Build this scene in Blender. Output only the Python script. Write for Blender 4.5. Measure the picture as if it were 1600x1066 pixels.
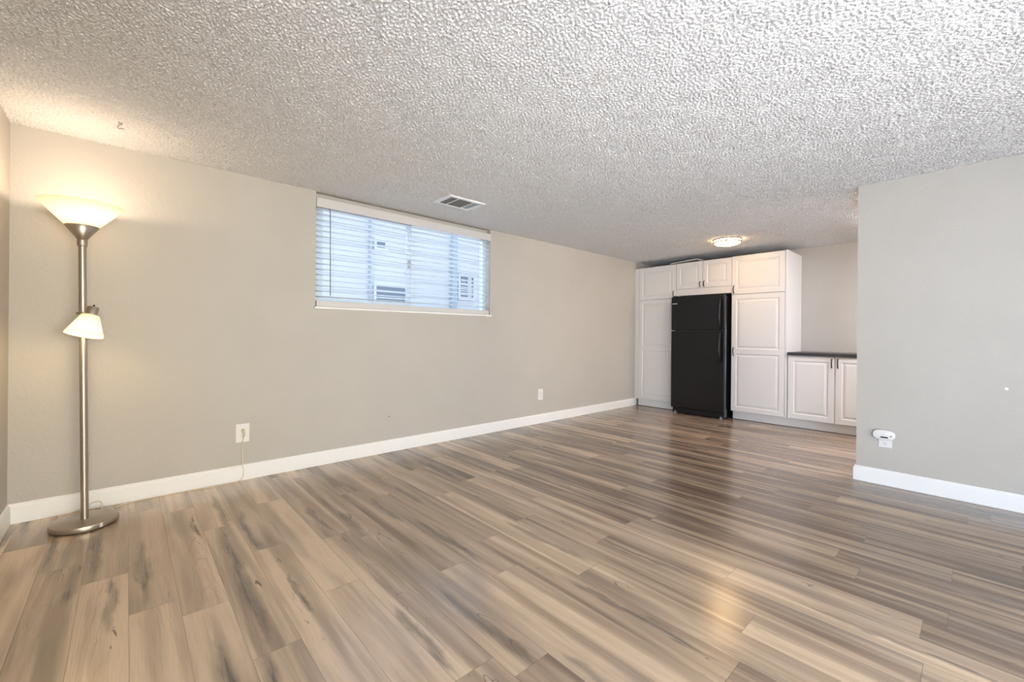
import bpy, bmesh, math, random
from mathutils import Vector, Matrix
random.seed(7)
for o in list(bpy.data.objects): bpy.data.objects.remove(o)
S = bpy.context.scene; COL = S.collection; PI = math.pi

# ------------------------------------------------------------ camera
CH = 1.08
yaw, rol, fpx, pshift = 0.7370, 0.00867, 663.5, 9.25
cdir = Vector((math.sin(yaw), math.cos(yaw), 0)); rdir = Vector((math.cos(yaw), -math.sin(yaw), 0)); udir = Vector((0, 0, 1))
r2 = rdir*math.cos(rol) + udir*math.sin(rol); u2 = -rdir*math.sin(rol) + udir*math.cos(rol)
cam = bpy.data.objects.new('camera', bpy.data.cameras.new('camera')); COL.objects.link(cam)
cam.matrix_world = Matrix(((r2.x, u2.x, -cdir.x, 0), (r2.y, u2.y, -cdir.y, 0), (r2.z, u2.z, -cdir.z, CH), (0, 0, 0, 1)))
cam.data.sensor_width = 36; cam.data.lens = fpx*36/1600; cam.data.shift_y = -pshift/1600
cam.data.clip_start = .02
S.camera = cam

# ------------------------------------------------------------ world, added daylight lamps, exposure
S.view_settings.view_transform = 'Standard'; S.view_settings.look = 'None'
S.view_settings.gamma = 1; S.view_settings.exposure = 0.17
W = bpy.data.worlds.new('world'); S.world = W; W.use_nodes = True
bg = W.node_tree.nodes['Background']; bg.inputs[0].default_value = (.74, .86, 1, 1); bg.inputs[1].default_value = 1.30

def area(name, loc, direc, sx, sy, power, col):
    l = bpy.data.lights.new(name, 'AREA'); l.shape = 'RECTANGLE'; l.size = sx; l.size_y = sy; l.energy = power; l.color = col
    o = bpy.data.objects.new(name, l); COL.objects.link(o); o.location = loc
    o.rotation_euler = Vector(direc).to_track_quat('-Z', 'Y').to_euler(); return o
# area lamps added for unseen daylight behind the camera, at left and rear openings
area('added_daylight_left', (-1.0, -1.15, .70), (1, .35, .12), 1.5, 1.5, 165, (.64, .785, 1))
r_ = area('added_rear_fill', (.7, -3.5, 1.3), (-.1, 1, -.02), 1.9, .9, 50, (1, .98, .84)); r_.data.spread = math.radians(100)
r_ = area('added_rear_fill_up', (.3, -3.5, .8), (.42, 1, .38), 1.9, .9, 42, (1, .95, .87)); r_.data.spread = math.radians(90)
# lamp added at an unseen kitchen window beyond the partition
area('added_kitchen_fill', (5.6, -3.5, 1.3), (-.32, 1, .50), 1.2, .9, 54, (1, .88, .74)).data.spread = math.radians(110)
# added area lamp standing in for open sky, outside and above the view
area('added_sky_lamp', (2.2, 4.55, 3.2), (-.05, -.75, -1), 3.4, 1.1, 130, (.77, .88, 1))
pt = area('window_portal', (2.05, 3.80, 1.75), (0, -1, 0), 1.9, .95, 1, (1, 1, 1)); pt.data.cycles.is_portal = True

# ------------------------------------------------------------ room numbers
H = 2.246; D = 3.635; XL = -.487; XR = 4.142; YR = .632; XF = 5.893; XB = 6.49; YB = -3.2; CT = 2.14
LAMP = Vector((-.166, 3.345, 0))

# ------------------------------------------------------------ helpers
def nm(name):
    m = bpy.data.materials.new(name); m.use_nodes = True
    return m, m.node_tree, m.node_tree.nodes['Principled BSDF']
def N(t, typ, **k):
    n = t.nodes.new(typ)
    for a, b in k.items(): setattr(n, a, b)
    return n
def setin(n, **k):
    for a, b in k.items(): n.inputs[a.replace('_', ' ')].default_value = b
def math_(t, op, a, b=None, c=None, clamp=False):
    n = N(t, 'ShaderNodeMath', operation=op); n.use_clamp = clamp
    for i, v in enumerate((a, b, c)):
        if v is None: continue
        if isinstance(v, (int, float)): n.inputs[i].default_value = v
        else: t.links.new(v, n.inputs[i])
    return n.outputs[0]
def mapr(t, v, a, b, c=0, d=1):
    n = N(t, 'ShaderNodeMapRange'); n.interpolation_type = 'SMOOTHSTEP'
    t.links.new(v, n.inputs[0])
    for i, x in zip((1, 2, 3, 4), (a, b, c, d)): n.inputs[i].default_value = x
    return n.outputs[0]
def mixc(t, f, a, b, mode='MIX'):
    n = N(t, 'ShaderNodeMix', data_type='RGBA', blend_type=mode)
    for i, v in ((0, f), (6, a), (7, b)):
        if isinstance(v, (int, float)): n.inputs[i].default_value = v
        elif isinstance(v, tuple): n.inputs[i].default_value = v if len(v) == 4 else (*v, 1)
        else: t.links.new(v, n.inputs[i])
    return n.outputs[2]
def mat(name, col, rough=.5, metal=0, spec=.5, nscale=0, nstr=0, ndist=.001, var=0, aniso=0):
    m, t, b = nm(name); setin(b, Roughness=rough, Metallic=metal); b.inputs['Specular IOR Level'].default_value = spec
    b.inputs['Base Color'].default_value = (*col, 1)
    co = N(t, 'ShaderNodeTexCoord')
    if var:
        nz = N(t, 'ShaderNodeTexNoise'); setin(nz, Scale=3.0, Detail=3.0); t.links.new(co.outputs['Object'], nz.inputs['Vector'])
        c2 = tuple(x*(1-var) for x in col)
        t.links.new(mixc(t, nz.outputs[0], col, c2), b.inputs['Base Color'])
    if nscale:
        nz = N(t, 'ShaderNodeTexNoise'); setin(nz, Scale=nscale, Detail=3.0); t.links.new(co.outputs['Object'], nz.inputs['Vector'])
        bp = N(t, 'ShaderNodeBump'); setin(bp, Strength=nstr, Distance=ndist); t.links.new(nz.outputs[0], bp.inputs['Height'])
        t.links.new(bp.outputs[0], b.inputs['Normal'])
    return m

def obj(name, bm, m, parent=None, smooth=False, bevel=0, seg=2):
    me = bpy.data.meshes.new(name)
    bmesh.ops.recalc_face_normals(bm, faces=bm.faces)
    bm.to_mesh(me); bm.free()
    o = bpy.data.objects.new(name, me); COL.objects.link(o)
    if m: me.materials.append(m)
    if smooth:
        for p_ in me.polygons: p_.use_smooth = True
    if bevel:
        b = o.modifiers.new('bevel', 'BEVEL'); b.width = bevel; b.segments = seg; b.limit_method = 'ANGLE'; b.angle_limit = .6
    if parent:
        o.parent = parent; o.matrix_parent_inverse = Matrix.Translation(-parent.location)
    return o
def thing(name, label, cat, loc=(0, 0, 0), group=None):
    o = bpy.data.objects.new(name, None); COL.objects.link(o); o.location = loc; o.empty_display_size = .1
    tag(o, label, cat, group); return o
def tag(o, label, cat, group=None):
    o['label'] = label; o['category'] = cat
    if group: o['group'] = group
    return o
def struct(name, bm, m, label=None, **k):
    o = obj(name, bm, m, **k); o['kind'] = 'structure'
    if label: o['label'] = label
    return o
def BM(): return bmesh.new()
def box(bm, x0, x1, y0, y1, z0, z1):
    v = [bm.verts.new(p_) for p_ in ((x0, y0, z0), (x1, y0, z0), (x1, y1, z0), (x0, y1, z0), (x0, y0, z1), (x1, y0, z1), (x1, y1, z1), (x0, y1, z1))]
    for f in ((0, 3, 2, 1), (4, 5, 6, 7), (0, 1, 5, 4), (1, 2, 6, 5), (2, 3, 7, 6), (3, 0, 4, 7)): bm.faces.new([v[i] for i in f])
    return bm
def bx(*a): return box(BM(), *a)
def lathe(bm, prof, org=(0, 0, 0), axis=(0, 0, 1), n=48, cap=True):
    ax = Vector(axis).normalized(); a = ax.orthogonal().normalized(); b = ax.cross(a); org = Vector(org); rings = []
    for r, h in prof:
        rings.append([bm.verts.new(org + ax*h + (a*math.cos(2*PI*i/n) + b*math.sin(2*PI*i/n))*max(r, 1e-4)) for i in range(n)])
    for R0, R1 in zip(rings, rings[1:]):
        for i in range(n): bm.faces.new((R0[i], R0[(i+1) % n], R1[(i+1) % n], R1[i]))
    if cap: bm.faces.new(rings[0][::-1]); bm.faces.new(rings[-1])
    return bm
def tube(bm, pts, r, n=8, rx=None, side=None):
    """round or flattened tube along points; r may be a list; rx = half width along 'side'"""
    pts = [Vector(p_) for p_ in pts]; rings = []
    for i, p_ in enumerate(pts):
        d = (pts[min(i+1, len(pts)-1)] - pts[max(i-1, 0)]).normalized()
        s = Vector(side) if side else (Vector((0, 0, 1)) if abs(d.z) < .95 else Vector((1, 0, 0)))
        a = (s - d*s.dot(d)).normalized(); b = d.cross(a)
        rr = r[i] if isinstance(r, (list, tuple)) else r
        ra = rx if rx else rr
        rings.append([bm.verts.new(p_ + a*ra*math.cos(2*PI*k/n) + b*rr*math.sin(2*PI*k/n)) for k in range(n)])
    for R0, R1 in zip(rings, rings[1:]):
        for i in range(n): bm.faces.new((R0[i], R0[(i+1) % n], R1[(i+1) % n], R1[i]))
    bm.faces.new(rings[0][::-1]); bm.faces.new(rings[-1]); return bm
def smooth_path(P, k=6):
    P = [Vector(p_) for p_ in P]; Q = [P[0]] + P + [P[-1]]; out = []
    for i in range(1, len(Q)-2):
        for j in range(k):
            t = j/k; a, b, c, d = Q[i-1], Q[i], Q[i+1], Q[i+2]
            out.append(.5*((2*b) + (c-a)*t + (2*a-5*b+4*c-d)*t*t + (3*b-a-3*c+d)*t**3))
    return out + [P[-1]]

# ------------------------------------------------------------ materials
def wall_mat(name, col):
    m, t, b = nm(name); setin(b, Roughness=.55); b.inputs['Specular IOR Level'].default_value = .25
    co = N(t, 'ShaderNodeTexCoord')
    n1 = N(t, 'ShaderNodeTexNoise'); setin(n1, Scale=70.0, Detail=2.0, Roughness=.6); t.links.new(co.outputs['Object'], n1.inputs['Vector'])
    n2 = N(t, 'ShaderNodeTexNoise'); setin(n2, Scale=2.5, Detail=2.0); t.links.new(co.outputs['Object'], n2.inputs['Vector'])
    t.links.new(mixc(t, mapr(t, n2.outputs[0], .3, .7), col, tuple(c*.965 for c in col)), b.inputs['Base Color'])
    h = mapr(t, n1.outputs[0], .35, .75)
    bp = N(t, 'ShaderNodeBump'); setin(bp, Strength=.35, Distance=.0025); t.links.new(h, bp.inputs['Height']); t.links.new(bp.outputs[0], b.inputs['Normal'])
    return m
M_wall = wall_mat('greige_wall_paint', (.52, .482, .43))
M_wall_r = M_wall
M_trim = mat('white_trim_paint', (.88, .86, .83), .35)
M_cab = mat('white_cabinet_foil', (.78, .755, .73), .32, nscale=40, nstr=.05)
M_plinth = mat('white_plinth_foil', (.80, .785, .77), .4)

def ceiling_mat():
    m, t, b = nm('popcorn_ceiling'); setin(b, Roughness=.9); b.inputs['Specular IOR Level'].default_value = .1
    co = N(t, 'ShaderNodeTexCoord')
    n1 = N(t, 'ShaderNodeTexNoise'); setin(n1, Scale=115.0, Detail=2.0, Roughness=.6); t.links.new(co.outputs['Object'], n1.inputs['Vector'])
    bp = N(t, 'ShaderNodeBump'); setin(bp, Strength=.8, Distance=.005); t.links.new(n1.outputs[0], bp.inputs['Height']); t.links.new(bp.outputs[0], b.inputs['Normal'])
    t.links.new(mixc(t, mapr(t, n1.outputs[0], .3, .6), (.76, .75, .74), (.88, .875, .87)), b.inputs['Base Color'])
    return m
M_ceil = ceiling_mat()

def floor_mat():
    m, t, b = nm('vinyl_plank_floor')
    A = N(t, 'ShaderNodeAttribute', attribute_name='pl'); B = N(t, 'ShaderNodeAttribute', attribute_name='st')
    uv = N(t, 'ShaderNodeUVMap', uv_map='UVMap'); uv2 = N(t, 'ShaderNodeUVMap', uv_map='UV2')
    sa = N(t, 'ShaderNodeSeparateColor'); t.links.new(A.outputs['Color'], sa.inputs[0])
    sb = N(t, 'ShaderNodeSeparateColor'); t.links.new(B.outputs['Color'], sb.inputs[0])
    r1, r2_, tone, cath = sa.outputs[0], sa.outputs[1], sa.outputs[2], A.outputs['Alpha']
    su, sv, sl, sw = sb.outputs[0], sb.outputs[1], sb.outputs[2], B.outputs['Alpha']
    su1 = N(t, 'ShaderNodeSeparateXYZ'); t.links.new(uv.outputs[0], su1.inputs[0]); U, V = su1.outputs[0], su1.outputs[1]
    su2 = N(t, 'ShaderNodeSeparateXYZ'); t.links.new(uv2.outputs[0], su2.inputs[0]); D0, D1 = su2.outputs[0], su2.outputs[1]
    def nz(us, vs, seed, detail=4, rough=.55, dist=0):
        c = N(t, 'ShaderNodeCombineXYZ')
        t.links.new(math_(t, 'MULTIPLY', U, us), c.inputs[0]); t.links.new(math_(t, 'MULTIPLY', V, vs), c.inputs[1])
        t.links.new(math_(t, 'MULTIPLY_ADD', r1, 37.0, seed), c.inputs[2])
        n = N(t, 'ShaderNodeTexNoise'); setin(n, Scale=1.0, Detail=float(detail), Roughness=rough, Distortion=float(dist)); t.links.new(c.outputs[0], n.inputs['Vector'])
        return n.outputs[0]
    broad = nz(1.6, .9, 0, 3, .5, .6)
    strip = nz(2.3, .6, 11, 3, .5, .6)
    grain = nz(30, 7, 23, 4, .7, .4)
    wob = nz(1.5, 4.0, 31, 3, .6)
    # base tone
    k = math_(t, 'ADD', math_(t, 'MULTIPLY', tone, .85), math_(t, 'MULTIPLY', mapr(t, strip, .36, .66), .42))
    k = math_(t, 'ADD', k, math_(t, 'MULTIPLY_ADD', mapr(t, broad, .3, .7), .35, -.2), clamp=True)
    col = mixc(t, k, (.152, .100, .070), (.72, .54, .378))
    # greyish cast on some planks
    col = mixc(t, math_(t, 'MULTIPLY', mapr(t, nz(1.2, 1.1, 57, 2), .45, .75), math_(t, 'MULTIPLY', r2_, .8)), col, (.27, .215, .175))
    # grain
    col = mixc(t, math_(t, 'MULTIPLY', mapr(t, grain, .42, .75), .22), col, (.20, .14, .10))
    col = mixc(t, math_(t, 'MULTIPLY', mapr(t, grain, .25, .42, 1, 0), .22), col, (.55, .46, .36))
    # cathedral lines
    du = math_(t, 'SUBTRACT', U, math_(t, 'MULTIPLY_ADD', r2_, .3, .35))
    f = math_(t, 'ADD', math_(t, 'MULTIPLY', V, 2.2), math_(t, 'MULTIPLY', math_(t, 'MULTIPLY', du, du), 9.0))
    f = math_(t, 'ADD', f, math_(t, 'MULTIPLY', wob, 1.5))
    ring = mapr(t, math_(t, 'ABSOLUTE', math_(t, 'SINE', math_(t, 'MULTIPLY', f, 5.0))), 0, .14, 1, 0)
    fade = mapr(t, nz(1.2, 1.4, 77, 2), .44, .60)
    col = mixc(t, math_(t, 'MULTIPLY', math_(t, 'MULTIPLY', ring, fade), math_(t, 'MULTIPLY', cath, .75)), col, (.12, .095, .085))
    # charcoal streak placed per plank
    wide = math_(t, 'MULTIPLY_ADD', math_(t, 'SUBTRACT', wob, .5), .55, 0)
    du = math_(t, 'ABSOLUTE', math_(t, 'SUBTRACT', math_(t, 'ADD', U, wide), su))
    dv = math_(t, 'DIVIDE', math_(t, 'ABSOLUTE', math_(t, 'SUBTRACT', V, sv)), sl)
    fall = mapr(t, dv, .35, 1.05, 1, 0)
    wid = math_(t, 'MULTIPLY', math_(t, 'MULTIPLY_ADD', fall, .20, .03), sw)
    core = math_(t, 'SUBTRACT', 1.0, math_(t, 'DIVIDE', du, wid), clamp=True)
    core = math_(t, 'MULTIPLY', core, fall)
    brk = mapr(t, nz(14, 3.2, 91, 4, .65, .8), .36, .66)
    soft = math_(t, 'MULTIPLY', mapr(t, core, 0, .9), .5)
    hard = math_(t, 'MULTIPLY', math_(t, 'MULTIPLY', mapr(t, core, .1, .8), brk), .85)
    st = math_(t, 'MAXIMUM', soft, hard)
    col = mixc(t, st, col, (.085, .072, .062))
    # fine dark flecks and knots
    fl = mapr(t, nz(16, 2.6, 101, 4, .7, .5), .67, .76)
    col = mixc(t, math_(t, 'MULTIPLY', fl, .7), col, (.10, .075, .06))
    kn = mapr(t, nz(5, 9, 131, 2, .5, .3), .735, .80)
    col = mixc(t, math_(t, 'MULTIPLY', kn, .8), col, (.07, .052, .042))
    # light scuffed streaks
    li = mapr(t, nz(7, 1.4, 151, 4, .6, .4), .60, .78)
    col = mixc(t, math_(t, 'MULTIPLY', li, .45), col, (.60, .51, .42))
    # joints
    e = math_(t, 'MINIMUM', math_(t, 'MULTIPLY', math_(t, 'MINIMUM', U, math_(t, 'SUBTRACT', 1.0, U)), .1505), math_(t, 'MINIMUM', D0, D1))
    gap = mapr(t, e, .0003, .0016, 1, 0)
    col = mixc(t, math_(t, 'MULTIPLY', gap, .55), col, (.09, .065, .05))
    t.links.new(col, b.inputs['Base Color'])
    ro = math_(t, 'MULTIPLY_ADD', grain, .12, .15)
    t.links.new(ro, b.inputs['Roughness']); b.inputs['Specular IOR Level'].default_value = 1.0
    hh = math_(t, 'SUBTRACT', math_(t, 'MULTIPLY', grain, .35), gap)
    bp = N(t, 'ShaderNodeBump'); setin(bp, Strength=.25, Distance=.0012); t.links.new(hh, bp.inputs['Height']); t.links.new(bp.outputs[0], b.inputs['Normal'])
    return m
M_floor = floor_mat()

def brushed(name, col, rough=.33):
    m, t, b = nm(name); setin(b, Metallic=1.0, Roughness=rough); b.inputs['Base Color'].default_value = (*col, 1)
    co = N(t, 'ShaderNodeTexCoord'); mp = N(t, 'ShaderNodeMapping'); mp.inputs['Scale'].default_value = (3, 3, 900)
    t.links.new(co.outputs['Object'], mp.inputs[0]); nz = N(t, 'ShaderNodeTexNoise'); setin(nz, Scale=1.0, Detail=2.0); t.links.new(mp.outputs[0], nz.inputs['Vector'])
    t.links.new(mapr(t, nz.outputs[0], .3, .7, rough-.06, rough+.1), b.inputs['Roughness']); return m
M_nickel = brushed('brushed_nickel', (.46, .405, .335), .36)
M_chrome = brushed('satin_chrome_rings', (.20, .19, .18), .35)
M_bronze = mat('dark_bronze_pull', (.035, .030, .028), .35, .7)
M_black = mat('black_textured_door', (.006, .006, .0065), .24, spec=.38, nscale=260, nstr=.35, ndist=.002)
M_blackg = mat('black_gloss_side', (.006, .006, .0065), .08, spec=.9, nscale=200, nstr=.08)
M_blackp = mat('black_plastic', (.008, .008, .009), .28, spec=.4)
M_grey = mat('grey_hinge_plastic', (.35, .35, .35), .5)
M_counter = mat('charcoal_laminate', (.055, .053, .055), .35, nscale=120, nstr=.1, var=.4)
M_plate = mat('white_plastic', (.80, .77, .74), .35)
M_slot = mat('dark_slot', (.03, .028, .025), .6)
M_plug = mat('beige_plug', (.66, .56, .44), .45)
M_cord = mat('clear_beige_cord', (.75, .66, .50), .4)
M_blind = mat('white_vinyl_slat', (.66, .69, .73), .45)
M_valance = mat('white_vinyl_valance', (.62, .59, .565), .45)
M_wand = mat('grey_clear_wand', (.30, .29, .28), .3)
M_lcd = mat('dark_lcd_screen', (.03, .03, .035), .2)
M_vent = mat('white_vent_enamel', (.82, .82, .82), .4)
M_vent_shade = mat('shaded_vent_grey', (.20, .185, .165), .8)  # shade of the vent recess and turned-away vanes put into the colour
M_winframe = mat('white_window_vinyl', (.55, .62, .70), .4)
M_hook = mat('cream_painted_hook', (.42, .37, .28), .5)

def glass_shade(name, col, tr):
    m, t, b = nm(name); out = t.nodes['Material Output']
    b.inputs['Base Color'].default_value = (*col, 1); setin(b, Roughness=.25)
    tl = N(t, 'ShaderNodeBsdfTranslucent'); tl.inputs[0].default_value = (*col, 1)
    nz = N(t, 'ShaderNodeTexNoise'); setin(nz, Scale=25.0); co = N(t, 'ShaderNodeTexCoord'); t.links.new(co.outputs['Object'], nz.inputs['Vector'])
    mx = N(t, 'ShaderNodeMixShader'); t.links.new(mapr(t, nz.outputs[0], 0, 1, tr-.03, tr+.03), mx.inputs[0]); t.links.new(b.outputs[0], mx.inputs[1]); t.links.new(tl.outputs[0], mx.inputs[2])
    tp = N(t, 'ShaderNodeBsdfTransparent'); m2 = N(t, 'ShaderNodeMixShader'); m2.inputs[0].default_value = .10; t.links.new(mx.outputs[0], m2.inputs[1]); t.links.new(tp.outputs[0], m2.inputs[2])
    t.links.new(m2.outputs[0], out.inputs[0]); return m
M_shade = glass_shade('frosted_glass_shade', (.95, .88, .72), .5)
def emit(name, col, s):
    m, t, b = nm(name); b.inputs['Base Color'].default_value = (*col, 1)
    b.inputs['Emission Color'].default_value = (*col, 1); b.inputs['Emission Strength'].default_value = s; return m
M_bulb = emit('warm_bulb', (1, .86, .66), 7)
M_bulb2 = emit('warm_small_bulb', (1, .84, .55), 8)
M_dome = emit('lit_white_dome', (1, .64, .29), 29)
m, t, b = nm('window_glass'); out = t.nodes['Material Output']
tr_ = N(t, 'ShaderNodeBsdfTransparent'); tr_.inputs[0].default_value = (.94, .97, 1, 1); gl = N(t, 'ShaderNodeBsdfGlossy'); setin(gl, Roughness=.02)
mx = N(t, 'ShaderNodeMixShader'); mx.inputs[0].default_value = .001; t.links.new(tr_.outputs[0], mx.inputs[1]); t.links.new(gl.outputs[0], mx.inputs[2]); t.links.new(mx.outputs[0], out.inputs[0]); M_glass = m

# ------------------------------------------------------------ room shell
# floor: one mesh of plank faces with per-plank attributes
PW = .1505; X0 = .013
known = {-3: 3.18, -2: 2.80, -1: 2.56, 0: 2.17, 1: 2.03, 2: 1.605, 3: 2.40, 4: 1.83, 5: 2.31, 6: .98, 7: 1.645, 8: 1.457, 9: 1.75, 10: 1.21, 11: 1.80, 12: 2.56, 13: 1.98, 14: 1.36}
# tone override and streaks (u, v-centre, half length, width) for the planks that read clearly in the photograph
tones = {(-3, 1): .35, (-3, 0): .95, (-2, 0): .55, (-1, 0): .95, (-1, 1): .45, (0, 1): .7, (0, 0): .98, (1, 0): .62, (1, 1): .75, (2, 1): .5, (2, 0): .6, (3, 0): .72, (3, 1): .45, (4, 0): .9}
streaks = {(-2, 0): (.85, 2.62, .28, 1.0), (-1, 0): (.62, 2.32, .32, .9), (0, 1): (.32, 2.55, .48, 1.1), (2, 1): (.45, 2.25, .80, 1.15), (3, 0): (.5, 1.9, .25, .5),
           (6, 1): (.55, 1.25, .42, 1.1), (8, 1): (.25, 1.9, .4, .8), (10, 1): (.8, 1.55, .4, 1.1), (12, 1): (.3, 2.9, .3, .9), (5, 1): (.4, 2.6, .3, .8)}
L = 1.22
bm = BM(); fl_uv = bm.loops.layers.uv.new('UVMap'); fl_uv2 = bm.loops.layers.uv.new('UV2')
pl = bm.loops.layers.float_color.new('pl'); stl = bm.loops.layers.float_color.new('st')
k0 = int(math.floor((XL - .1 - X0)/PW)); k1 = int(math.ceil((XB + .1 - X0)/PW)); YLO, YHI = YB - .1, D + .1
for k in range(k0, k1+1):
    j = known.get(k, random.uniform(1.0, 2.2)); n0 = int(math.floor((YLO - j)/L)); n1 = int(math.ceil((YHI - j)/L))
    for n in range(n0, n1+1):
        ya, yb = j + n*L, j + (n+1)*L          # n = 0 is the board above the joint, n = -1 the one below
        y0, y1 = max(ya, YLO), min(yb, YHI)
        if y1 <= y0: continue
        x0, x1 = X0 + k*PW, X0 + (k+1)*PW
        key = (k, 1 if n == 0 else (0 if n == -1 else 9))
        tn = tones.get(key, min(1, max(0, random.gauss(.80 if k < 5 else (.36 if k < 14 else .10), .20))))  # boards paler at left, darker at right: fall of light put into tone
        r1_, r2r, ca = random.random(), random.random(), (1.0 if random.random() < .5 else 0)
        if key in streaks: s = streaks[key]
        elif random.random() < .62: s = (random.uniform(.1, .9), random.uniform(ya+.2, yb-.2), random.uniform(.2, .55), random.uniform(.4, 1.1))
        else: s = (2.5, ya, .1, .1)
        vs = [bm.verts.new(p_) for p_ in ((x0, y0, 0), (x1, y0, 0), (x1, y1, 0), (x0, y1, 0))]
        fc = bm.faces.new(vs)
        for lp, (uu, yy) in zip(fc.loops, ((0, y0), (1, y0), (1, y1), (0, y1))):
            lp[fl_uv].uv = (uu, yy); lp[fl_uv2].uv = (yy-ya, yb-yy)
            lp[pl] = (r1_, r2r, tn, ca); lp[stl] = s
for f in bm.faces: f.normal_update()
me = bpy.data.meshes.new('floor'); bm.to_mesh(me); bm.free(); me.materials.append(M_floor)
fo = bpy.data.objects.new('floor', me); COL.objects.link(fo); fo['kind'] = 'structure'; fo['label'] = 'greyed oak vinyl plank floor with charcoal streaks'
struct('ground', bx(-12, 22, D+.16, 30, .75, .85), mat('pale_gravel', (.55, .55, .55), .9, nscale=20, nstr=.4), 'pale ground outside the window')

import numpy as np
def popcorn_ceiling():
    """slab plus a real height field of sprayed lumps hanging a few millimetres below it"""
    rs = np.random.RandomState(3); st = .005
    xs = np.arange(XL-.03, XB+.03, st); ys = np.arange(-.9, D+.03, st); nx, ny = len(xs), len(ys)
    def band(l0, l1):
        F = np.fft.rfft2(rs.randn(nx, ny)); fx = np.fft.fftfreq(nx, st)[:, None]; fy = np.fft.rfftfreq(ny, st)[None, :]
        k = np.sqrt(fx*fx+fy*fy)+1e-6; lam = 1/k; c = np.sqrt(l0*l1)
        r = np.fft.irfft2(F*np.exp(-(np.log(lam/c)/np.log(l1/c))**2), s=(nx, ny)); return r/r.std()
    a, b2, c2 = band(.015, .025), band(.0105, .0145), band(.2, .5)
    sg = lambda v: 1/(1+np.exp(-v))
    h = .0078*sg((a*.8+b2*.75+c2*.25-.1)*2.6) + .0024*sg(b2*2.4)
    z = H - h
    X, Y = np.meshgrid(xs, ys, indexing='ij'); co = np.stack([X, Y, z], -1).reshape(-1, 3)
    i = np.arange(nx*ny).reshape(nx, ny); q = np.stack([i[:-1, :-1], i[:-1, 1:], i[1:, 1:], i[1:, :-1]], -1).reshape(-1, 4)
    bxv = np.array([(x, y, zz) for zz in (H, H+.12) for x, y in ((XL-.15, YB-.15), (XB+.15, YB-.15), (XB+.15, D+.15), (XL-.15, D+.15))])
    n0 = len(co); co = np.concatenate([co, bxv]); bq = np.array([(0, 3, 2, 1), (4, 5, 6, 7), (0, 1, 5, 4), (1, 2, 6, 5), (2, 3, 7, 6), (3, 0, 4, 7)])+n0
    q = np.concatenate([q, bq]); me = bpy.data.meshes.new('ceiling')
    me.vertices.add(len(co)); me.vertices.foreach_set('co', co.astype(np.float32).ravel())
    me.loops.add(q.size); me.loops.foreach_set('vertex_index', q.astype(np.int32).ravel())
    me.polygons.add(len(q)); me.polygons.foreach_set('loop_start', (np.arange(len(q))*4).astype(np.int32))
    sm = np.ones(len(q), bool); sm[-6:] = False; me.polygons.foreach_set('use_smooth', sm)
    me.update(calc_edges=True); me.validate(); me.materials.append(M_ceil)
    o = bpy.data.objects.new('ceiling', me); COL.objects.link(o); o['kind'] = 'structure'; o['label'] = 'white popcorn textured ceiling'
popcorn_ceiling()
WX0, WX1, WZ0, WZ1 = 1.135, 2.965, 1.30, 2.236
def wall_with_hole_y(x0, x1, y0, y1, z1, hx0, hx1, hz0, hz1):
    b = BM(); box(b, x0, hx0, y0, y1, 0, z1); box(b, hx1, x1, y0, y1, 0, z1); box(b, hx0, hx1, y0, y1, 0, hz0); box(b, hx0, hx1, y0, y1, hz1, z1); return b
struct('wall_back', wall_with_hole_y(XL-.15, XB+.15, D, D+.15, H, WX0, WX1, WZ0, WZ1), M_wall, 'long greige wall with the window')
b = BM(); box(b, XL-.15, XL, -.35, D, 0, H); box(b, XL-.15, XL, YB, -1.95, 0, H); box(b, XL-.15, XL, -1.95, -.35, 1.9, H)
struct('wall_left', b, M_wall, 'greige end wall beside the floor lamp')
struct('wall_rear', wall_with_hole_y(XL-.15, XR+.12, YB-.15, YB, H, -.25, 1.65, .45, 1.95), M_wall, 'wall behind the viewer')
struct('wall_right', bx(XR, XR+.12, YB, YR, 0, H), M_wall_r, 'grey partition wall at the right')
struct('wall_kitchen', bx(XB, XB+.15, YB, D, 0, H), M_wall, 'kitchen wall behind the cabinets')
struct('wall_kitchen_end', wall_with_hole_y(XR+.12, XB, YB-.15, YB, H, 4.8, 6.0, 1.0, 2.0), M_wall, 'end wall of the kitchen')

def baseboard(name, pts, label):
    """pts: polyline on the floor; the board stands to the left of the travel direction"""
    prof = [(0, 0), (.0145, 0), (.0145, .093), (.012, .100), (.006, .104), (.0035, .110), (0, .110)]
    b = BM(); P = [Vector((*p_, 0)) for p_ in pts]; rings = []
    for i, p_ in enumerate(P):
        d0 = (P[i]-P[i-1]).normalized() if i else (P[1]-P[0]).normalized()
        d1 = (P[i+1]-P[i]).normalized() if i < len(P)-1 else d0
        n0, n1 = Vector((-d0.y, d0.x, 0)), Vector((-d1.y, d1.x, 0)); nn = (n0+n1).normalized(); sc = 1/max(.3, nn.dot(n0))
        rings.append([b.verts.new(p_ + nn*sc*a + Vector((0, 0, z+.0005))) for a, z in prof])
    for R0, R1 in zip(rings, rings[1:]):
        for i in range(len(prof)-1): b.faces.new((R0[i], R0[i+1], R1[i+1], R1[i]))
    b.faces.new(rings[0]); b.faces.new(rings[-1][::-1])
    return struct(name, b, M_trim, label)
baseboard('baseboard_back', [(XF+.05, D), (XL, D), (XL, -.35)], 'white baseboard along the window wall')
baseboard('baseboard_right', [(XR, YB), (XR, YR), (XR+.12, YR)], 'white baseboard on the partition wall')

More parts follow.
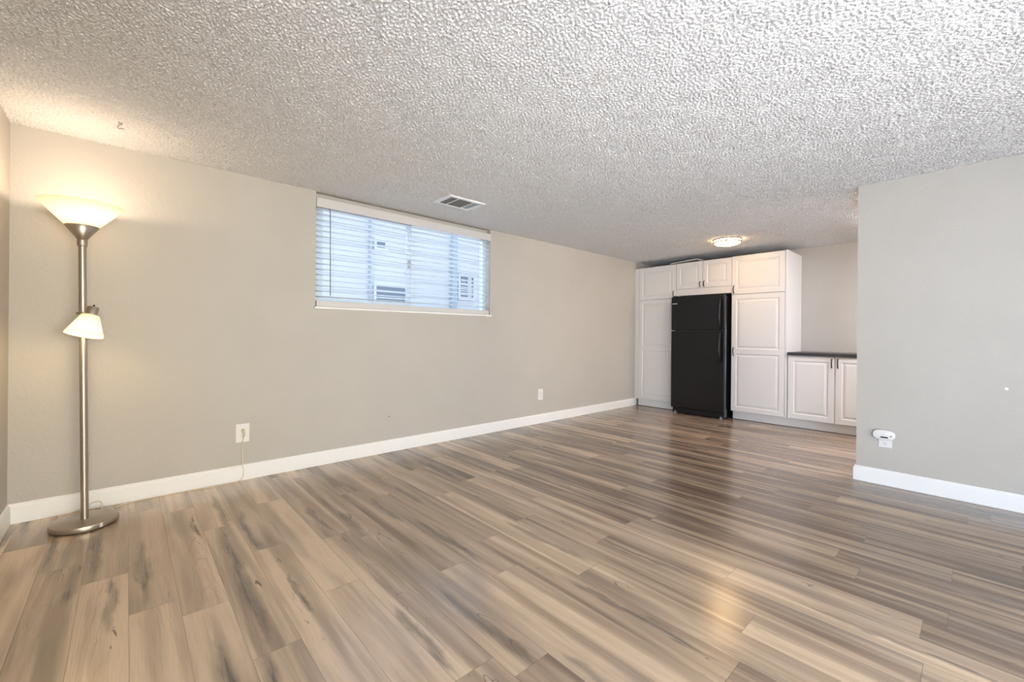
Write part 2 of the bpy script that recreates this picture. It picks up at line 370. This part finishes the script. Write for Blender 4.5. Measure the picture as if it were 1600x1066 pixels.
# ------------------------------------------------------------ window
fr = BM(); y0, y1 = D+.075, D+.135
box(fr, WX0, WX0+.045, y0, y1, WZ0, WZ1); box(fr, WX1-.045, WX1, y0, y1, WZ0, WZ1)
box(fr, WX0+.045, WX1-.045, y0, y1, 2.15, WZ1); box(fr, WX0+.045, WX1-.045, y0, y1, WZ0, WZ0+.05)
win = struct('window_1', fr, M_winframe, 'white sliding basement window behind the blind', bevel=.003)
b = BM(); box(b, 1.995, 2.045, y0+.005, y0+.03, WZ0+.05, 2.16); box(b, WX0+.045, WX0+.08, y0+.005, y0+.03, WZ0+.05, 2.16)
box(b, WX0+.08, 1.995, y0+.005, y0+.03, 2.13, 2.16); box(b, WX0+.08, 1.995, y0+.005, y0+.03, WZ0+.05, WZ0+.08)
o = obj('sash', b, M_winframe, win); 
o = obj('pane', bx(WX0+.08, 1.995, y0+.014, y0+.018, WZ0+.08, 2.13), M_glass, win)
o = obj('pane', bx(2.045, WX1-.045, y0+.040, y0+.044, WZ0+.05, 2.16), M_glass, win)
struct('trim_2', bx(WX0, WX1, D+.056, D+.074, 2.150, WZ1), M_wall, 'recessed head above the blind')
o = obj('latch', bx(2.005, 2.03, y0-.012, y0+.005, 1.71, 1.79), M_grey, win, bevel=.003)
struct('trim_1', bx(WX0-.012, WX1+.012, D-.022, D+.075, WZ0-.018, WZ0), M_trim, 'white window sill ledge', bevel=.004)

# blinds
BY = D + .028    # slat centre plane
bl = thing('window_blind', 'white horizontal slat blind hanging in the basement window', 'blind', (2.05, BY, 2.198))
obj('valance', bx(WX0+.002, WX1-.002, D-.014, D-.004, 2.112, 2.188), M_valance, bl, bevel=.002)
obj('valance_return', bx(WX0+.002, WX0+.010, D-.004, D+.02, 2.112, 2.188), M_valance, bl)
obj('valance_return', bx(WX1-.010, WX1-.002, D-.004, D+.02, 2.112, 2.188), M_valance, bl)
obj('headrail', bx(WX0+.012, WX1-.012, D+.003, D+.053, 2.14, 2.180), M_blind, bl)
NS = 17; ztop, zbot = 2.105, 1.385
b = BM()
for i in range(NS):
    z = ztop + (zbot-ztop)*i/(NS-1); tilt = math.radians(-5); hw = .025
    n = 5; top, bot = [], []
    for j in range(n):
        s = -1 + 2*j/(n-1); crown = .0035*(1-s*s)
        yy = BY + s*hw*math.cos(tilt); zz = z + s*hw*math.sin(tilt) + crown
        top.append((yy, zz+.0014)); bot.append((yy, zz-.0014))
    loopp = top + bot[::-1]
    A_ = [b.verts.new((WX0+.012, yy, zz)) for yy, zz in loopp]; B_ = [b.verts.new((WX1-.012, yy, zz)) for yy, zz in loopp]
    m_ = len(loopp)
    for j in range(m_): b.faces.new((A_[j], A_[(j+1) % m_], B_[(j+1) % m_], B_[j]))
    b.faces.new(A_[::-1]); b.faces.new(B_)
o = obj('slats', b, M_blind, bl)
obj('bottom_rail', bx(WX0+.010, WX1-.010, D+.002, D+.054, 1.302, 1.348), M_valance, bl, bevel=.003)
for x in (1.275, 1.625, 2.03, 2.42, 2.80):
    b = BM()
    for yy in (D+.0022, D+.0538): tube(b, [(x, yy, 1.345), (x, yy, 2.14)], .0008, 5)
    obj('ladder_cord', b, M_valance, bl)
b = tube(BM(), [(1.245, D-.004, 2.115), (1.247, D-.008, 1.9), (1.251, D-.006, 1.395)], .0042, 8)
obj('tilt_wand', b, M_wand, bl, smooth=True)
b = tube(BM(), smooth_path([(2.885, D-.003, 2.115), (2.89, D-.006, 1.8), (2.892, D-.010, 1.40), (2.892, D-.027, 1.262)]), .0012, 6)
pc = obj('lift_cord', b, M_valance, bl); 
obj('tassel', lathe(BM(), [(.002, 0), (.0055, -.004), (.0065, -.022), (.004, -.026)], (2.892, D-.027, 1.275), n=12), M_plate, pc, smooth=True)

# ------------------------------------------------------------ outside
M_siding = mat('white_siding', (.86, .86, .87), 1, spec=0, nscale=8, nstr=.1); M_hglass = mat('house_window_glass', (.30, .35, .42), 1, spec=0); M_hfr = mat('white_house_trim', (.9, .9, .9), .5)
hs = thing('house', 'pale sided house seen through the blind outside the window', 'house', (4, 8, .85))
b = BM()
for i in range(36): 
    z = .85 + i*.15
    vs = [(-6, 8.0, z), (14, 8.0, z), (14, 8.025, z+.15), (-6, 8.025, z+.15), (-6, 8.2, z), (14, 8.2, z), (14, 8.2, z+.15), (-6, 8.2, z+.15)]
    v = [b.verts.new(p_) for p_ in vs]
    for f in ((0, 1, 2, 3), (4, 7, 6, 5), (0, 4, 5, 1), (3, 2, 6, 7), (0, 3, 7, 4), (1, 5, 6, 2)): b.faces.new([v[q] for q in f])
obj('siding', b, M_siding, hs)
def hwin(x0, x1, z0, z1, nx, nz):
    b = BM(); w = .05
    box(b, x0-w, x0, 7.95, 8.0, z0-w, z1+w); box(b, x1, x1+w, 7.95, 8.0, z0-w, z1+w); box(b, x0, x1, 7.95, 8.0, z0-w, z0); box(b, x0, x1, 7.95, 8.0, z1, z1+w)
    for i in range(1, nx): x = x0+(x1-x0)*i/nx; box(b, x-.02, x+.02, 7.965, 8.0, z0, z1)
    for i in range(1, nz): z = z0+(z1-z0)*i/nz; box(b, x0, x1, 7.968, 8.0, z-.012, z+.012)
    f = obj('window', b, M_hfr, hs); obj('pane', bx(x0, x1, 7.975, 7.99, z0, z1), M_hglass, f)
hwin(3.62, 4.25, 1.55, 2.05, 1, 4); hwin(3.62, 3.80, 2.78, 2.92, 1, 1); hwin(5.62, 5.84, 1.92, 2.42, 1, 6); hwin(5.93, 6.0, 1.92, 2.42, 1, 6)
obj('corner_board', bx(3.47, 3.50, 7.9, 8.0, .85, 6), M_winframe, hs); obj('corner_board', bx(5.38, 5.50, 7.9, 8.0, .85, 6), M_winframe, hs)

# ------------------------------------------------------------ floor lamp (leans very slightly)
lp = thing('floor_lamp', 'tall brushed nickel torchiere lamp with frosted bowl and small side reading shade', 'lamp', LAMP)
def lean(b):
    for v in b.verts:
        if v.co.z > .03: v.co -= rdir*.0175*(v.co.z-.03)
    return b
lx, ly = LAMP.x, LAMP.y
b = lathe(BM(), [(.128, .002), (.134, .004), (.134, .008)], (lx, ly, 0), n=64); obj('base_pad', b, M_blackp, lp)
b = lathe(BM(), [(.134, .008), (.140, .009), (.141, .014), (.141, .030), (.1395, .034), (.136, .0355), (.0, .0365)], (lx, ly, 0), n=96, cap=False)
bs = obj('base', b, M_nickel, lp, smooth=True); bs.modifiers.new('e', 'EDGE_SPLIT').split_angle = .6
obj('sticker', bx(-.006, .006, -.0006, .0006, .012, .034), M_plate, lp).location = (0, 0, 0)
st_ = [o for o in lp.children if o.name.startswith('sticker')][0]
_a = math.atan2(-cdir.y*.9-.05, -cdir.x + .78*1.0)
for v in st_.data.vertices:
    p0 = v.co.copy(); dirv = Vector((math.cos(-1.05), math.sin(-1.05), 0)); tn = Vector((-dirv.y, dirv.x, 0))
    v.co = Vector((lx, ly, 0)) + dirv*(.1415+p0.y) + tn*p0.x + Vector((0, 0, p0.z))
b = lean(lathe(BM(), [(.0165, .0365), (.0165, .6), (.0165, 1.10), (.0165, 1.56)], (lx, ly, 0), n=32)); obj('pole', b, M_nickel, lp, smooth=True).modifiers.new('e', 'EDGE_SPLIT').split_angle = .8
b = lean(lathe(BM(), [(.0175, 1.553), (.0215, 1.556), (.0215, 1.586), (.018, 1.590)], (lx, ly, 0), n=32)); obj('collar', b, M_nickel, lp, smooth=True).modifiers.new('e', 'EDGE_SPLIT').split_angle = .6
b = lean(lathe(BM(), [(.0195, 1.589), (.072, 1.664), (.070, 1.666), (.0175, 1.592)], (lx, ly, 0), n=64, cap=False)); obj('bowl_cup', b, M_nickel, lp, smooth=True)
b = lean(lathe(BM(), [(.060, 1.654), (.0715, 1.668), (.120, 1.722), (.1715, 1.782), (.1735, 1.786), (.171, 1.787), (.118, 1.727), (.069, 1.672), (.058, 1.658)], (lx, ly, 0), n=96, cap=False))
obj('bowl_shade', b, M_shade, lp, smooth=True)
b = lean(lathe(BM(), [(.004, 1.66), (.018, 1.662), (.020, 1.675), (.038, 1.690), (.045, 1.712), (.038, 1.735), (.022, 1.748), (.003, 1.752)], (lx, ly, 0), n=24)); obj('bulb', b, M_bulb, lp, smooth=True)
def point(name, loc, e, col, r):
    l = bpy.data.lights.new(name, 'POINT'); l.energy = e; l.color = col; l.shadow_soft_size = r
    o = bpy.data.objects.new(name, l); COL.objects.link(o); o.location = loc; return o
point('torchiere_light', Vector((lx, ly, 1.775)) - rdir*.0304, 5.0, (1, .80, .62), .03)
# reading shade
pp = Vector((lx, ly, 0)) - rdir*.0175*1.15
T = pp + rdir*.088 - cdir*.045 + Vector((0, 0, 1.168))          # top of glass
ax = (Vector((0, 0, -.115)) - rdir*.004 - cdir*.034).normalized()
so = obj('lamp_socket', lathe(BM(), [(.012, -.048), (.0235, -.047), (.0245, -.044), (.0245, .002), (.020, .004)], T, ax, n=32), M_nickel, lp, smooth=True)
so.modifiers.new('e', 'EDGE_SPLIT').split_angle = .6
sd = obj('reading_shade', lathe(BM(), [(.018, -.002), (.034, .0), (.038, .004), (.0785, .108), (.080, .114), (.077, .110), (.036, .006), (.018, .001)], T, ax, n=64, cap=False), M_shade, lp, smooth=True)
obj('small_bulb', lathe(BM(), [(.010, .006), (.012, .02), (.024, .045), (.028, .062), (.022, .080), (.003, .088)], T, ax, n=24), M_bulb2, lp, smooth=True)
obj('switch_knob', lathe(BM(), [(.003, -.046), (.003, -.055), (.005, -.056), (.005, -.060)], T, ax, n=12), M_bronze, lp)
obj('shade_joint', tube(BM(), [pp + Vector((0, 0, 1.18)) - cdir*.012, pp + Vector((0, 0, 1.18)) - cdir*.035 + rdir*.006, T + rdir*-.022 + Vector((0, 0, .010))], .007, 10), M_nickel, lp, smooth=True)
point('reading_light', T + ax*.112, 2.6, (1, .70, .32), .022)
# cord: from the base round the back, along the baseboard and up to the socket
OX, OZ = .635, .343
cp = [(-.30, 3.36, .034), (-.312, 3.42, .012), (-.295, 3.50, .006), (-.25, 3.575, .007), (-.19, 3.605, .020), (-.135, 3.600, .045), (-.105, 3.575, .040), (-.10, 3.535, .006), (-.07, 3.525, .003), (-.03, 3.560, .003), (.03, 3.60, .003), (.15, 3.606, .003), (.25, 3.598, .003), (.33, 3.609, .003), (.44, 3.595, .003), (.56, 3.598, .003), (.615, 3.610, .006), (.638, 3.614, .035), (.640, 3.615, .08), (.634, 3.617, .115), (.632, 3.625, .18), (.632, 3.622, .26), (.636, 3.606, .305), (.640, 3.600, .330)]
cb = obj('power_cord', tube(BM(), smooth_path(cp, 8), .0028, 8), M_cord, lp, smooth=True)
obj('plug', tube(BM(), [(.640, 3.597, .325), (.640, 3.602, .345), (.638, 3.612, .360), (.637, 3.6265, .366)], [.005, .009, .011, .011], 12), M_plug, cb, smooth=True)

# ------------------------------------------------------------ sockets
def outlet(name, x, zc, label, plugs=True):
    w, h_ = .043, .0675
    t_ = thing(name, label, 'outlet', (x, D, zc), 'duplex sockets in white plates on the window wall')
    b = bx(x-w, x+w, D-.006, D-.0003, zc-h_, zc+h_); obj('cover_plate', b, M_plate, t_, bevel=.0025)
    for s in (.021, -.021):
        b = lathe(BM(), [(.0165, 0), (.0165, .0022), (.0155, .003)], (x, D-.0062, zc+s), (0, -1, 0), n=24); rc = obj('receptacle', b, M_plate, t_)
        b = BM(); box(b, x-.0068, x-.0050, D-.0099, D-.0092, zc+s-.002, zc+s+.007); box(b, x+.0050, x+.0068, D-.0099, D-.0092, zc+s-.001, zc+s+.006)
        box(b, x-.0022, x+.0022, D-.0099, D-.0092, zc+s-.0095, zc+s-.0055); obj('slots', b, M_slot, rc)
    obj('screw', lathe(BM(), [(.003, 0), (.0028, .001)], (x, D-.0062, zc), (0, -1, 0), n=10), M_grey, t_)
    return t_
outlet('wall_outlet', OX, OZ+.002, 'white wall outlet with the lamp plug in it, left of the window')
outlet('wall_outlet', 3.778, .353, 'small white empty wall outlet under and right of the window')

# detector + plate on right wall
t_ = thing('wall_outlet', 'white outlet plate under the alarm on the grey partition wall', 'outlet', (XR, .463, .316))
obj('cover_plate', bx(XR-.006, XR-.0003, .425, .501, .276, .385), M_plate, t_, bevel=.0025)
for zc in (.306, .350):
    rc = obj('receptacle', lathe(BM(), [(.0165, 0), (.0165, .002), (.0155, .003)], (XR-.0062, .463, zc), (-1, 0, 0), n=24), M_plate, t_)
    b = BM(); box(b, XR-.0099, XR-.0092, .456, .458, zc, zc+.008); box(b, XR-.0099, XR-.0092, .468, .470, zc, zc+.008); box(b, XR-.0099, XR-.0092, .461, .465, zc-.009, zc-.005)
    obj('slots', b, M_slot, rc)
al = thing('carbon_monoxide_alarm', 'white oval alarm with dark display plugged into the partition wall', 'alarm', (XR, .463, .352))
def oval(b, yc, zc, prof, n=56):
    rings = []
    for ry, rz, x in prof:
        R = []
        for i in range(n):
            a = 2*PI*i/n; c, s = math.cos(a), math.sin(a); e = .72
            R.append(b.verts.new((x, yc + ry*abs(c)**e*(1 if c >= 0 else -1), zc + rz*abs(s)**e*(1 if s >= 0 else -1))))
        rings.append(R)
    for R0, R1 in zip(rings, rings[1:]):
        for i in range(n): b.faces.new((R0[i], R0[(i+1) % n], R1[(i+1) % n], R1[i]))
    b.faces.new(rings[0]); b.faces.new(rings[-1]); return b
AY, AZ = .468, .372
obj('case', oval(BM(), AY, AZ, [(.058, .031, XR-.0095), (.0635, .036, XR-.014), (.0645, .0365, XR-.030), (.061, .034, XR-.037), (.050, .026, XR-.041)]), M_plate, al, smooth=True).modifiers.new('e', 'EDGE_SPLIT').split_angle = .7
obj('display', bx(XR-.0425, XR-.0405, AY-.024, AY+.018, AZ-.021, AZ-.011), M_lcd, al, bevel=.001)
obj('indicator_light', lathe(BM(), [(.003, 0), (.0022, .0015)], (XR-.041, AY+.002, AZ+.008), (-1, 0, 0), n=12), M_grey, al)
obj('test_button', lathe(BM(), [(.007, 0), (.006, .0015)], (XR-.0405, AY-.040, AZ-.003), (-1, 0, 0), n=16), M_grey, al)

# little nails and a chip in the paint
def nail(label, loc, axd, r=.004):
    tag(obj('nail', lathe(BM(), [(r, 0.0), (r, .002), (r*.6, .003)], loc, axd, n=10), M_bronze), label, 'nail')
nail('tiny dark nail high on the window wall near the cabinets', (4.38, D-.0002, 1.815), (0, -1, 0), .006)
nail('tiny dark nail low on the wall below the window', (1.786, D-.0002, .324), (0, -1, 0), .005)
tag(obj('paint_chip', lathe(BM(), [(.011, 0), (.009, .002), (.004, .003)], (XR-.0002, -.114, .765), (-1, 0, 0), n=9), M_plate), 'small white chip in the paint of the partition wall', 'wall patch')

# ------------------------------------------------------------ ceiling vent, hook, kitchen light
vt = thing('ceiling_vent', 'white rectangular air vent in the popcorn ceiling by the window', 'vent', (2.16, 3.07, H))
vx0, vx1, vy0, vy1 = 1.975, 2.345, 2.945, 3.205; zt, zb = H-.0005, H-.018
b = BM(); fw = .032
box(b, vx0, vx0+fw, vy0, vy1, zb, zt); box(b, vx1-fw, vx1, vy0, vy1, zb, zt); box(b, vx0+fw, vx1-fw, vy0, vy0+fw, zb, zt); box(b, vx0+fw, vx1-fw, vy1-fw, vy1, zb, zt)
obj('frame', b, M_vent, vt, bevel=.003)
obj('divider', bx(vx0+.098, vx0+.108, vy0+fw, vy1-fw, zb, zt-.003), M_vent, vt)
obj('divider', bx(vx1-.120, vx1-.110, vy0+fw, vy1-fw, zb, zt-.003), M_vent, vt)
obj('duct_shade', bx(vx0+fw, vx1-fw, vy0+fw, vy1-fw, zt-.0015, zt-.0005), M_vent_shade, vt)  # dark sheet standing in for the shaded opening
def vanes(xs, tilt, m_):
    b = BM()
    for x in xs:
        dx = .0075*math.sin(tilt)
        v = [b.verts.new(p_) for p_ in ((x-dx, vy0+fw, zb+.001), (x-dx, vy1-fw, zb+.001), (x+dx, vy1-fw, zt-.002), (x+dx, vy0+fw, zt-.002))]
        w = [b.verts.new(q.co + Vector((.0012, 0, 0))) for q in v]
        b.faces.new(v); b.faces.new(w[::-1])
        for i in range(4): b.faces.new((v[i], v[(i+1) % 4], w[(i+1) % 4], w[i]))
    return obj('vanes', b, m_, vt)
vanes([vx0+fw+.010+i*.0125 for i in range(5)], -.9, M_vent_shade)
vanes([vx0+.118+i*.0125 for i in range(11)], -.9, M_vent_shade)
vanes([vx1-.104+i*.010 for i in range(7)], 1.1, M_vent)
hk = smooth_path([(0, 0, 0), (0, 0, -.012), (-.010, -.002, -.020), (-.014, -.003, -.030), (-.006, -.002, -.039), (.008, 0, -.036), (.016, .002, -.042)], 5)
b = tube(BM(), [Vector((-.033, 3.215, H)) + rdir*p_.x*1.1 + Vector((0, 0, p_.z)) for p_ in hk], .0026, 8)
lathe(b, [(.012, 0), (.012, -.003), (.008, -.006), (.008, -.014), (.006, -.016)], (-.033, 3.215, H), n=16)
tag(obj('ceiling_hook', b, M_hook, smooth=True), 'small cream swag hook screwed into the ceiling above the lamp', 'hook')

LX, LY = 5.27, 2.02
kl = thing('ceiling_light', 'round flush ceiling light with two metal rings, lit, over the cabinets', 'light', (LX, LY, H))
obj('backplate', lathe(BM(), [(.10, -.0005), (.10, -.03)], (LX, LY, H), n=48), M_plate, kl)
obj('diffuser', lathe(BM(), [(.130, -.008), (.141, -.010), (.141, -.048), (.135, -.058), (.110, -.070), (.07, -.079), (.001, -.084)], (LX, LY, H), n=64, cap=False), M_dome, kl, smooth=True)
for z in (-.014, -.047):
    rg = obj('ring', lathe(BM(), [(.143, z-.007), (.152, z-.007), (.152, z+.007), (.143, z+.007), (.143, z-.007)], (LX, LY, H), n=64, cap=False), M_chrome, kl)
for a in range(4):
    an = a*PI/2 + .95; x, y = LX+.149*math.cos(an), LY+.149*math.sin(an)
    obj('clip', tube(BM(), [(x, y, H-.008), (x, y, H-.052)], .0045, 8), M_chrome, kl)

# ------------------------------------------------------------ cabinets (fronts face -x)
def door_bm(y0, y1, z0, z1, panels, x=XF, th=.019, fw=.058):
    """slab door with routed raised panels; panels: list of (za, zb) openings"""
    b = BM(); ya, yb = min(y0, y1)+.0015, max(y0, y1)-.0015; z0 += .0015; z1 -= .0015; c = .003
    def q(*P): b.faces.new([b.verts.new(p_) for p_ in P])
    # body
    q((x+th, ya, z0), (x+th, yb, z0), (x+th, yb, z1), (x+th, ya, z1))
    o0 = [(x+c, ya, z0), (x+c, yb, z0), (x+c, yb, z1), (x+c, ya, z1)]; o1 = [(x, ya+c, z0+c), (x, yb-c, z0+c), (x, yb-c, z1-c), (x, ya+c, z1-c)]
    bk = [(x+th, ya, z0), (x+th, yb, z0), (x+th, yb, z1), (x+th, ya, z1)]
    for A_, B_ in ((bk, o0), (o0, o1)):
        for i in range(4): q(A_[i], A_[(i+1) % 4], B_[(i+1) % 4], B_[i])
    ya, yb, z0, z1 = ya+c, yb-c, z0+c, z1-c; pa, pb = ya+fw-c, yb-fw+c
    q((x, ya, z0), (x, pa, z0), (x, pa, z1), (x, ya, z1)); q((x, pb, z0), (x, yb, z0), (x, yb, z1), (x, pb, z1))
    zz = z0
    for za, zb in panels + [(z1, None)]:
        q((x, pa, zz), (x, pb, zz), (x, pb, za), (x, pa, za)); zz = zb
    for za, zb in panels:
        prev = None
        for ins, dep in ((0, 0), (.004, .0025), (.010, .0065), (.016, .0065), (.021, .004), (.036, .0015), (.040, .0008)):
            R = [(x+dep, pa+ins, za+ins), (x+dep, pb-ins, za+ins), (x+dep, pb-ins, zb-ins), (x+dep, pa+ins, zb-ins)]
            if prev:
                for i in range(4): q(prev[i], prev[(i+1) % 4], R[(i+1) % 4], R[i])
            prev = R
        q(*prev)
    bmesh.ops.remove_doubles(b, verts=b.verts, dist=1e-5)
    return b
def pull(y, za, zb, parent, x=XF):
    h_ = zb-za
    P = [(x-.001, y, za), (x-.014, y, za+.004), (x-.024, y, za+h_*.22), (x-.028, y, (za+zb)/2), (x-.024, y, zb-h_*.22), (x-.014, y, zb-.004), (x-.001, y, zb)]
    b = tube(BM(), smooth_path(P, 5), .0035, 10, rx=.0062, side=(0, 1, 0))
    return obj('handle', b, M_bronze, parent, smooth=True)
XC = XF+.020     # carcass front
# left tall cabinet
c1 = thing('tall_cabinet', 'white tall pantry cabinet in the corner, left of the black fridge', 'cabinet', (XC, 3.28, 0))
obj('carcass', bx(XC, XB-.003, 2.966, 3.562, .112, CT-.008), M_cab, c1)
obj('filler_strip', bx(XF+.004, XF+.030, 3.564, D-.002, .112, CT-.012), M_cab, c1)
d = obj('door', door_bm(2.966, 3.562, 1.635, CT-.012, [(1.635+.06, CT-.072)]), M_cab, c1); pull(2.996, 1.652, 1.742, d)
d = obj('door', door_bm(2.966, 3.562, .112, 1.632, [(.172, .862), (.928, 1.572)]), M_cab, c1); pull(2.996, .84, .94, d)
obj('toe_kick', bx(XF+.050, XF+.066, 2.955, 3.59, .006, .110), M_plinth, c1)
# over-fridge cabinet
c2 = thing('wall_cabinet', 'small white double-door cabinet directly above the black fridge', 'cabinet', (XC, 2.58, 1.664))
obj('carcass', bx(XC, XB-.003, 2.204, 2.962, 1.664, CT-.010), M_cab, c2)
d = obj('door', door_bm(2.585, 2.962, 1.757, CT-.008, [(1.815, CT-.066)]), M_cab, c2); pull(2.612, 1.772, 1.847, d)
d = obj('door', door_bm(2.204, 2.581, 1.757, CT-.008, [(1.815, CT-.066)]), M_cab, c2); pull(2.556, 1.775, 1.852, d)
obj('valance_panel', bx(XF+.004, XC-.001, 2.204, 2.962, 1.664, 1.754), M_cab, c2, bevel=.001)
# loose board on top
b = BM(); vs = []
for (y, z) in ((3.06, CT+.001), (2.665, CT+.026)):
    for x, zz in ((XF+.01, 0), (XF+.30, 0), (XF+.30, .009), (XF+.01, .009)): vs.append(b.verts.new((x, y - (0 if x < XF+.1 else .02), z+zz)))
for i in range(4): b.faces.new((vs[i], vs[(i+1) % 4], vs[4+(i+1) % 4], vs[4+i]))
b.faces.new(vs[:4][::-1]); b.faces.new(vs[4:])
for (y, z) in ((2.665, 0),):
    v = [b.verts.new(p_) for p_ in ((XF+.01, 2.668, CT+.026), (XF+.01, 2.612, CT-.004), (XF+.01, 2.606, CT-.001), (XF+.01, 2.668, CT+.034), (XF+.28, 2.668, CT+.026), (XF+.28, 2.612, CT-.004), (XF+.28, 2.606, CT-.001), (XF+.28, 2.668, CT+.034))]
    for f in ((0, 1, 2, 3), (4, 7, 6, 5), (0, 4, 5, 1), (1, 5, 6, 2), (2, 6, 7, 3), (3, 7, 4, 0)): b.faces.new([v[q_] for q_ in f])
tag(obj('loose_board', b, M_cab), 'loose white board tilted up on top of the cabinet over the fridge', 'board')
# right tall cabinet
c3 = thing('tall_cabinet', 'white tall pantry cabinet right of the black fridge with exposed side', 'cabinet', (XC, 1.88, 0))
obj('carcass', bx(XC, XB-.003, 1.585, 2.198, .112, CT-.006), M_cab, c3)
obj('side_panel', bx(XF+.001, XB-.003, 1.560, 1.583, .112, CT), M_cab, c3, bevel=.001)
d = obj('door', door_bm(1.586, 2.200, 1.637, CT-.002, [(1.697, CT-.062)]), M_cab, c3); pull(2.170, 1.650, 1.752, d)
d = obj('door', door_bm(1.586, 2.200, .112, 1.633, [(.172, .862), (.928, 1.573)]), M_cab, c3); pull(2.168, .838, .942, d)
# base cabinet + counter
c4 = thing('base_cabinet', 'low white double-door cabinet under the dark countertop, cut off by the partition', 'cabinet', (XC, 1.09, 0))
obj('carcass', bx(XC, XB-.003, .636, 1.556, .112, .868), M_cab, c4)
d = obj('door', door_bm(1.095, 1.553, .112, .864, [(.172, .804)]), M_cab, c4); pull(1.119, .738, .843, d)
d = obj('door', door_bm(.637, 1.091, .112, .864, [(.172, .804)]), M_cab, c4); pull(1.064, .738, .843, d)
tag(obj('countertop', bx(XF-.018, XB-.003, -.3, 1.557, .869, .903), M_counter, bevel=.004), 'thin charcoal laminate countertop on the low white cabinets', 'countertop')
c5 = thing('base_cabinet', 'low white cabinet hidden behind the grey partition wall', 'cabinet', (XC, .17, 0))
obj('carcass', bx(XC, XB-.003, -.29, .634, .112, .868), M_cab, c5); obj('door', door_bm(.177, .634, .112, .864, [(.172, .804)]), M_cab, c5); obj('door', door_bm(-.29, .174, .112, .864, [(.172, .804)]), M_cab, c5)
tag(obj('toe_kick', bx(XF+.052, XF+.068, -.29, 2.190, .006, .110), M_plinth), 'long white toe kick board under the cabinets right of the fridge', 'toe kick')

# ------------------------------------------------------------ fridge
FX = 5.735; fy0, fy1 = 2.226, 2.952
fg = thing('refrigerator', 'black top-freezer refrigerator standing between the white cabinets', 'refrigerator', (6.1, 2.59, 0))
obj('body', bx(FX+.068, XB-.03, fy0+.004, fy1-.004, .02, 1.615), M_blackg, fg, bevel=.004)
dt = obj('freezer_door', bx(FX, FX+.062, fy0, fy1, 1.168, 1.636), M_black, fg, bevel=.010, seg=3)
db = obj('fridge_door', bx(FX, FX+.062, fy0, fy1, .085, 1.156), M_black, fg, bevel=.010, seg=3)
for z0, z1, dd in ((1.18, 1.625, dt), (.10, 1.145, db)):
    obj('gasket', bx(FX+.0622, FX+.0678, fy0+.012, fy1-.012, z0, z1), M_grey, dd)
def fhandle(z0, z1, fat, parent):
    y = fy0+.048; P = []; R = []
    for i in range(17):
        s = i/16; z = z0+(z1-z0)*s
        o_ = .052*(math.sin(PI*min(1, max(0, s)))**.55) + .004
        P.append((FX-o_, y, z)); R.append(.006+.007*math.sin(PI*s))
    b = tube(BM(), P, R, 12, rx=.013, side=(0, 1, 0))
    return obj('handle', b, M_blackp, parent, smooth=True)
fhandle(1.180, 1.590, 1, dt); fhandle(1.142, .735, 1, db)
obj('badge', bx(FX-.0015, FX+.001, fy1-.088, fy1-.018, 1.536, 1.546), mat('silver_badge', (.75, .75, .75), .3, .6), dt, bevel=.0005)
b = BM(); box(b, FX+.045, FX+.062, fy0+.01, fy1-.01, .008, .078)
gr = obj('kick_grille', b, M_blackp, fg, bevel=.004)
b = BM()
for i in range(3): box(b, FX+.041, FX+.045, fy0+.06, fy1-.06, .022+i*.017, .031+i*.017)
obj('grille_slats', b, M_blackp, gr)
for y in (fy0+.05, fy1-.05):
    obj('foot', lathe(BM(), [(.016, .0005), (.018, .012), (.010, .014), (.010, .03)], (FX+.04, y, 0), n=16), M_grey, fg)
for y in (fy1-.03,):
    obj('hinge', bx(FX+.01, FX+.05, y-.015, y+.025, 1.1575, 1.1665), M_grey, fg)
    obj('hinge_cover', bx(FX+.01, FX+.10, y-.03, y+.01, 1.638, 1.652), M_blackp, fg, bevel=.003)

# unseen fluorescent fixture, added to brighten the kitchen side
kr = thing('ceiling_light', 'unseen white fluorescent ceiling light added in the hidden part of the kitchen', 'light', (5.15, .05, H))
obj('housing', bx(4.98, 5.32, -.62, .58, H-.03, H-.0105), M_plate, kr, bevel=.004)
obj('diffuser', bx(5.00, 5.30, -.60, .56, H-.085, H-.031), emit('added_fluorescent_lens', (.88, .90, 1), 42), kr, bevel=.02)
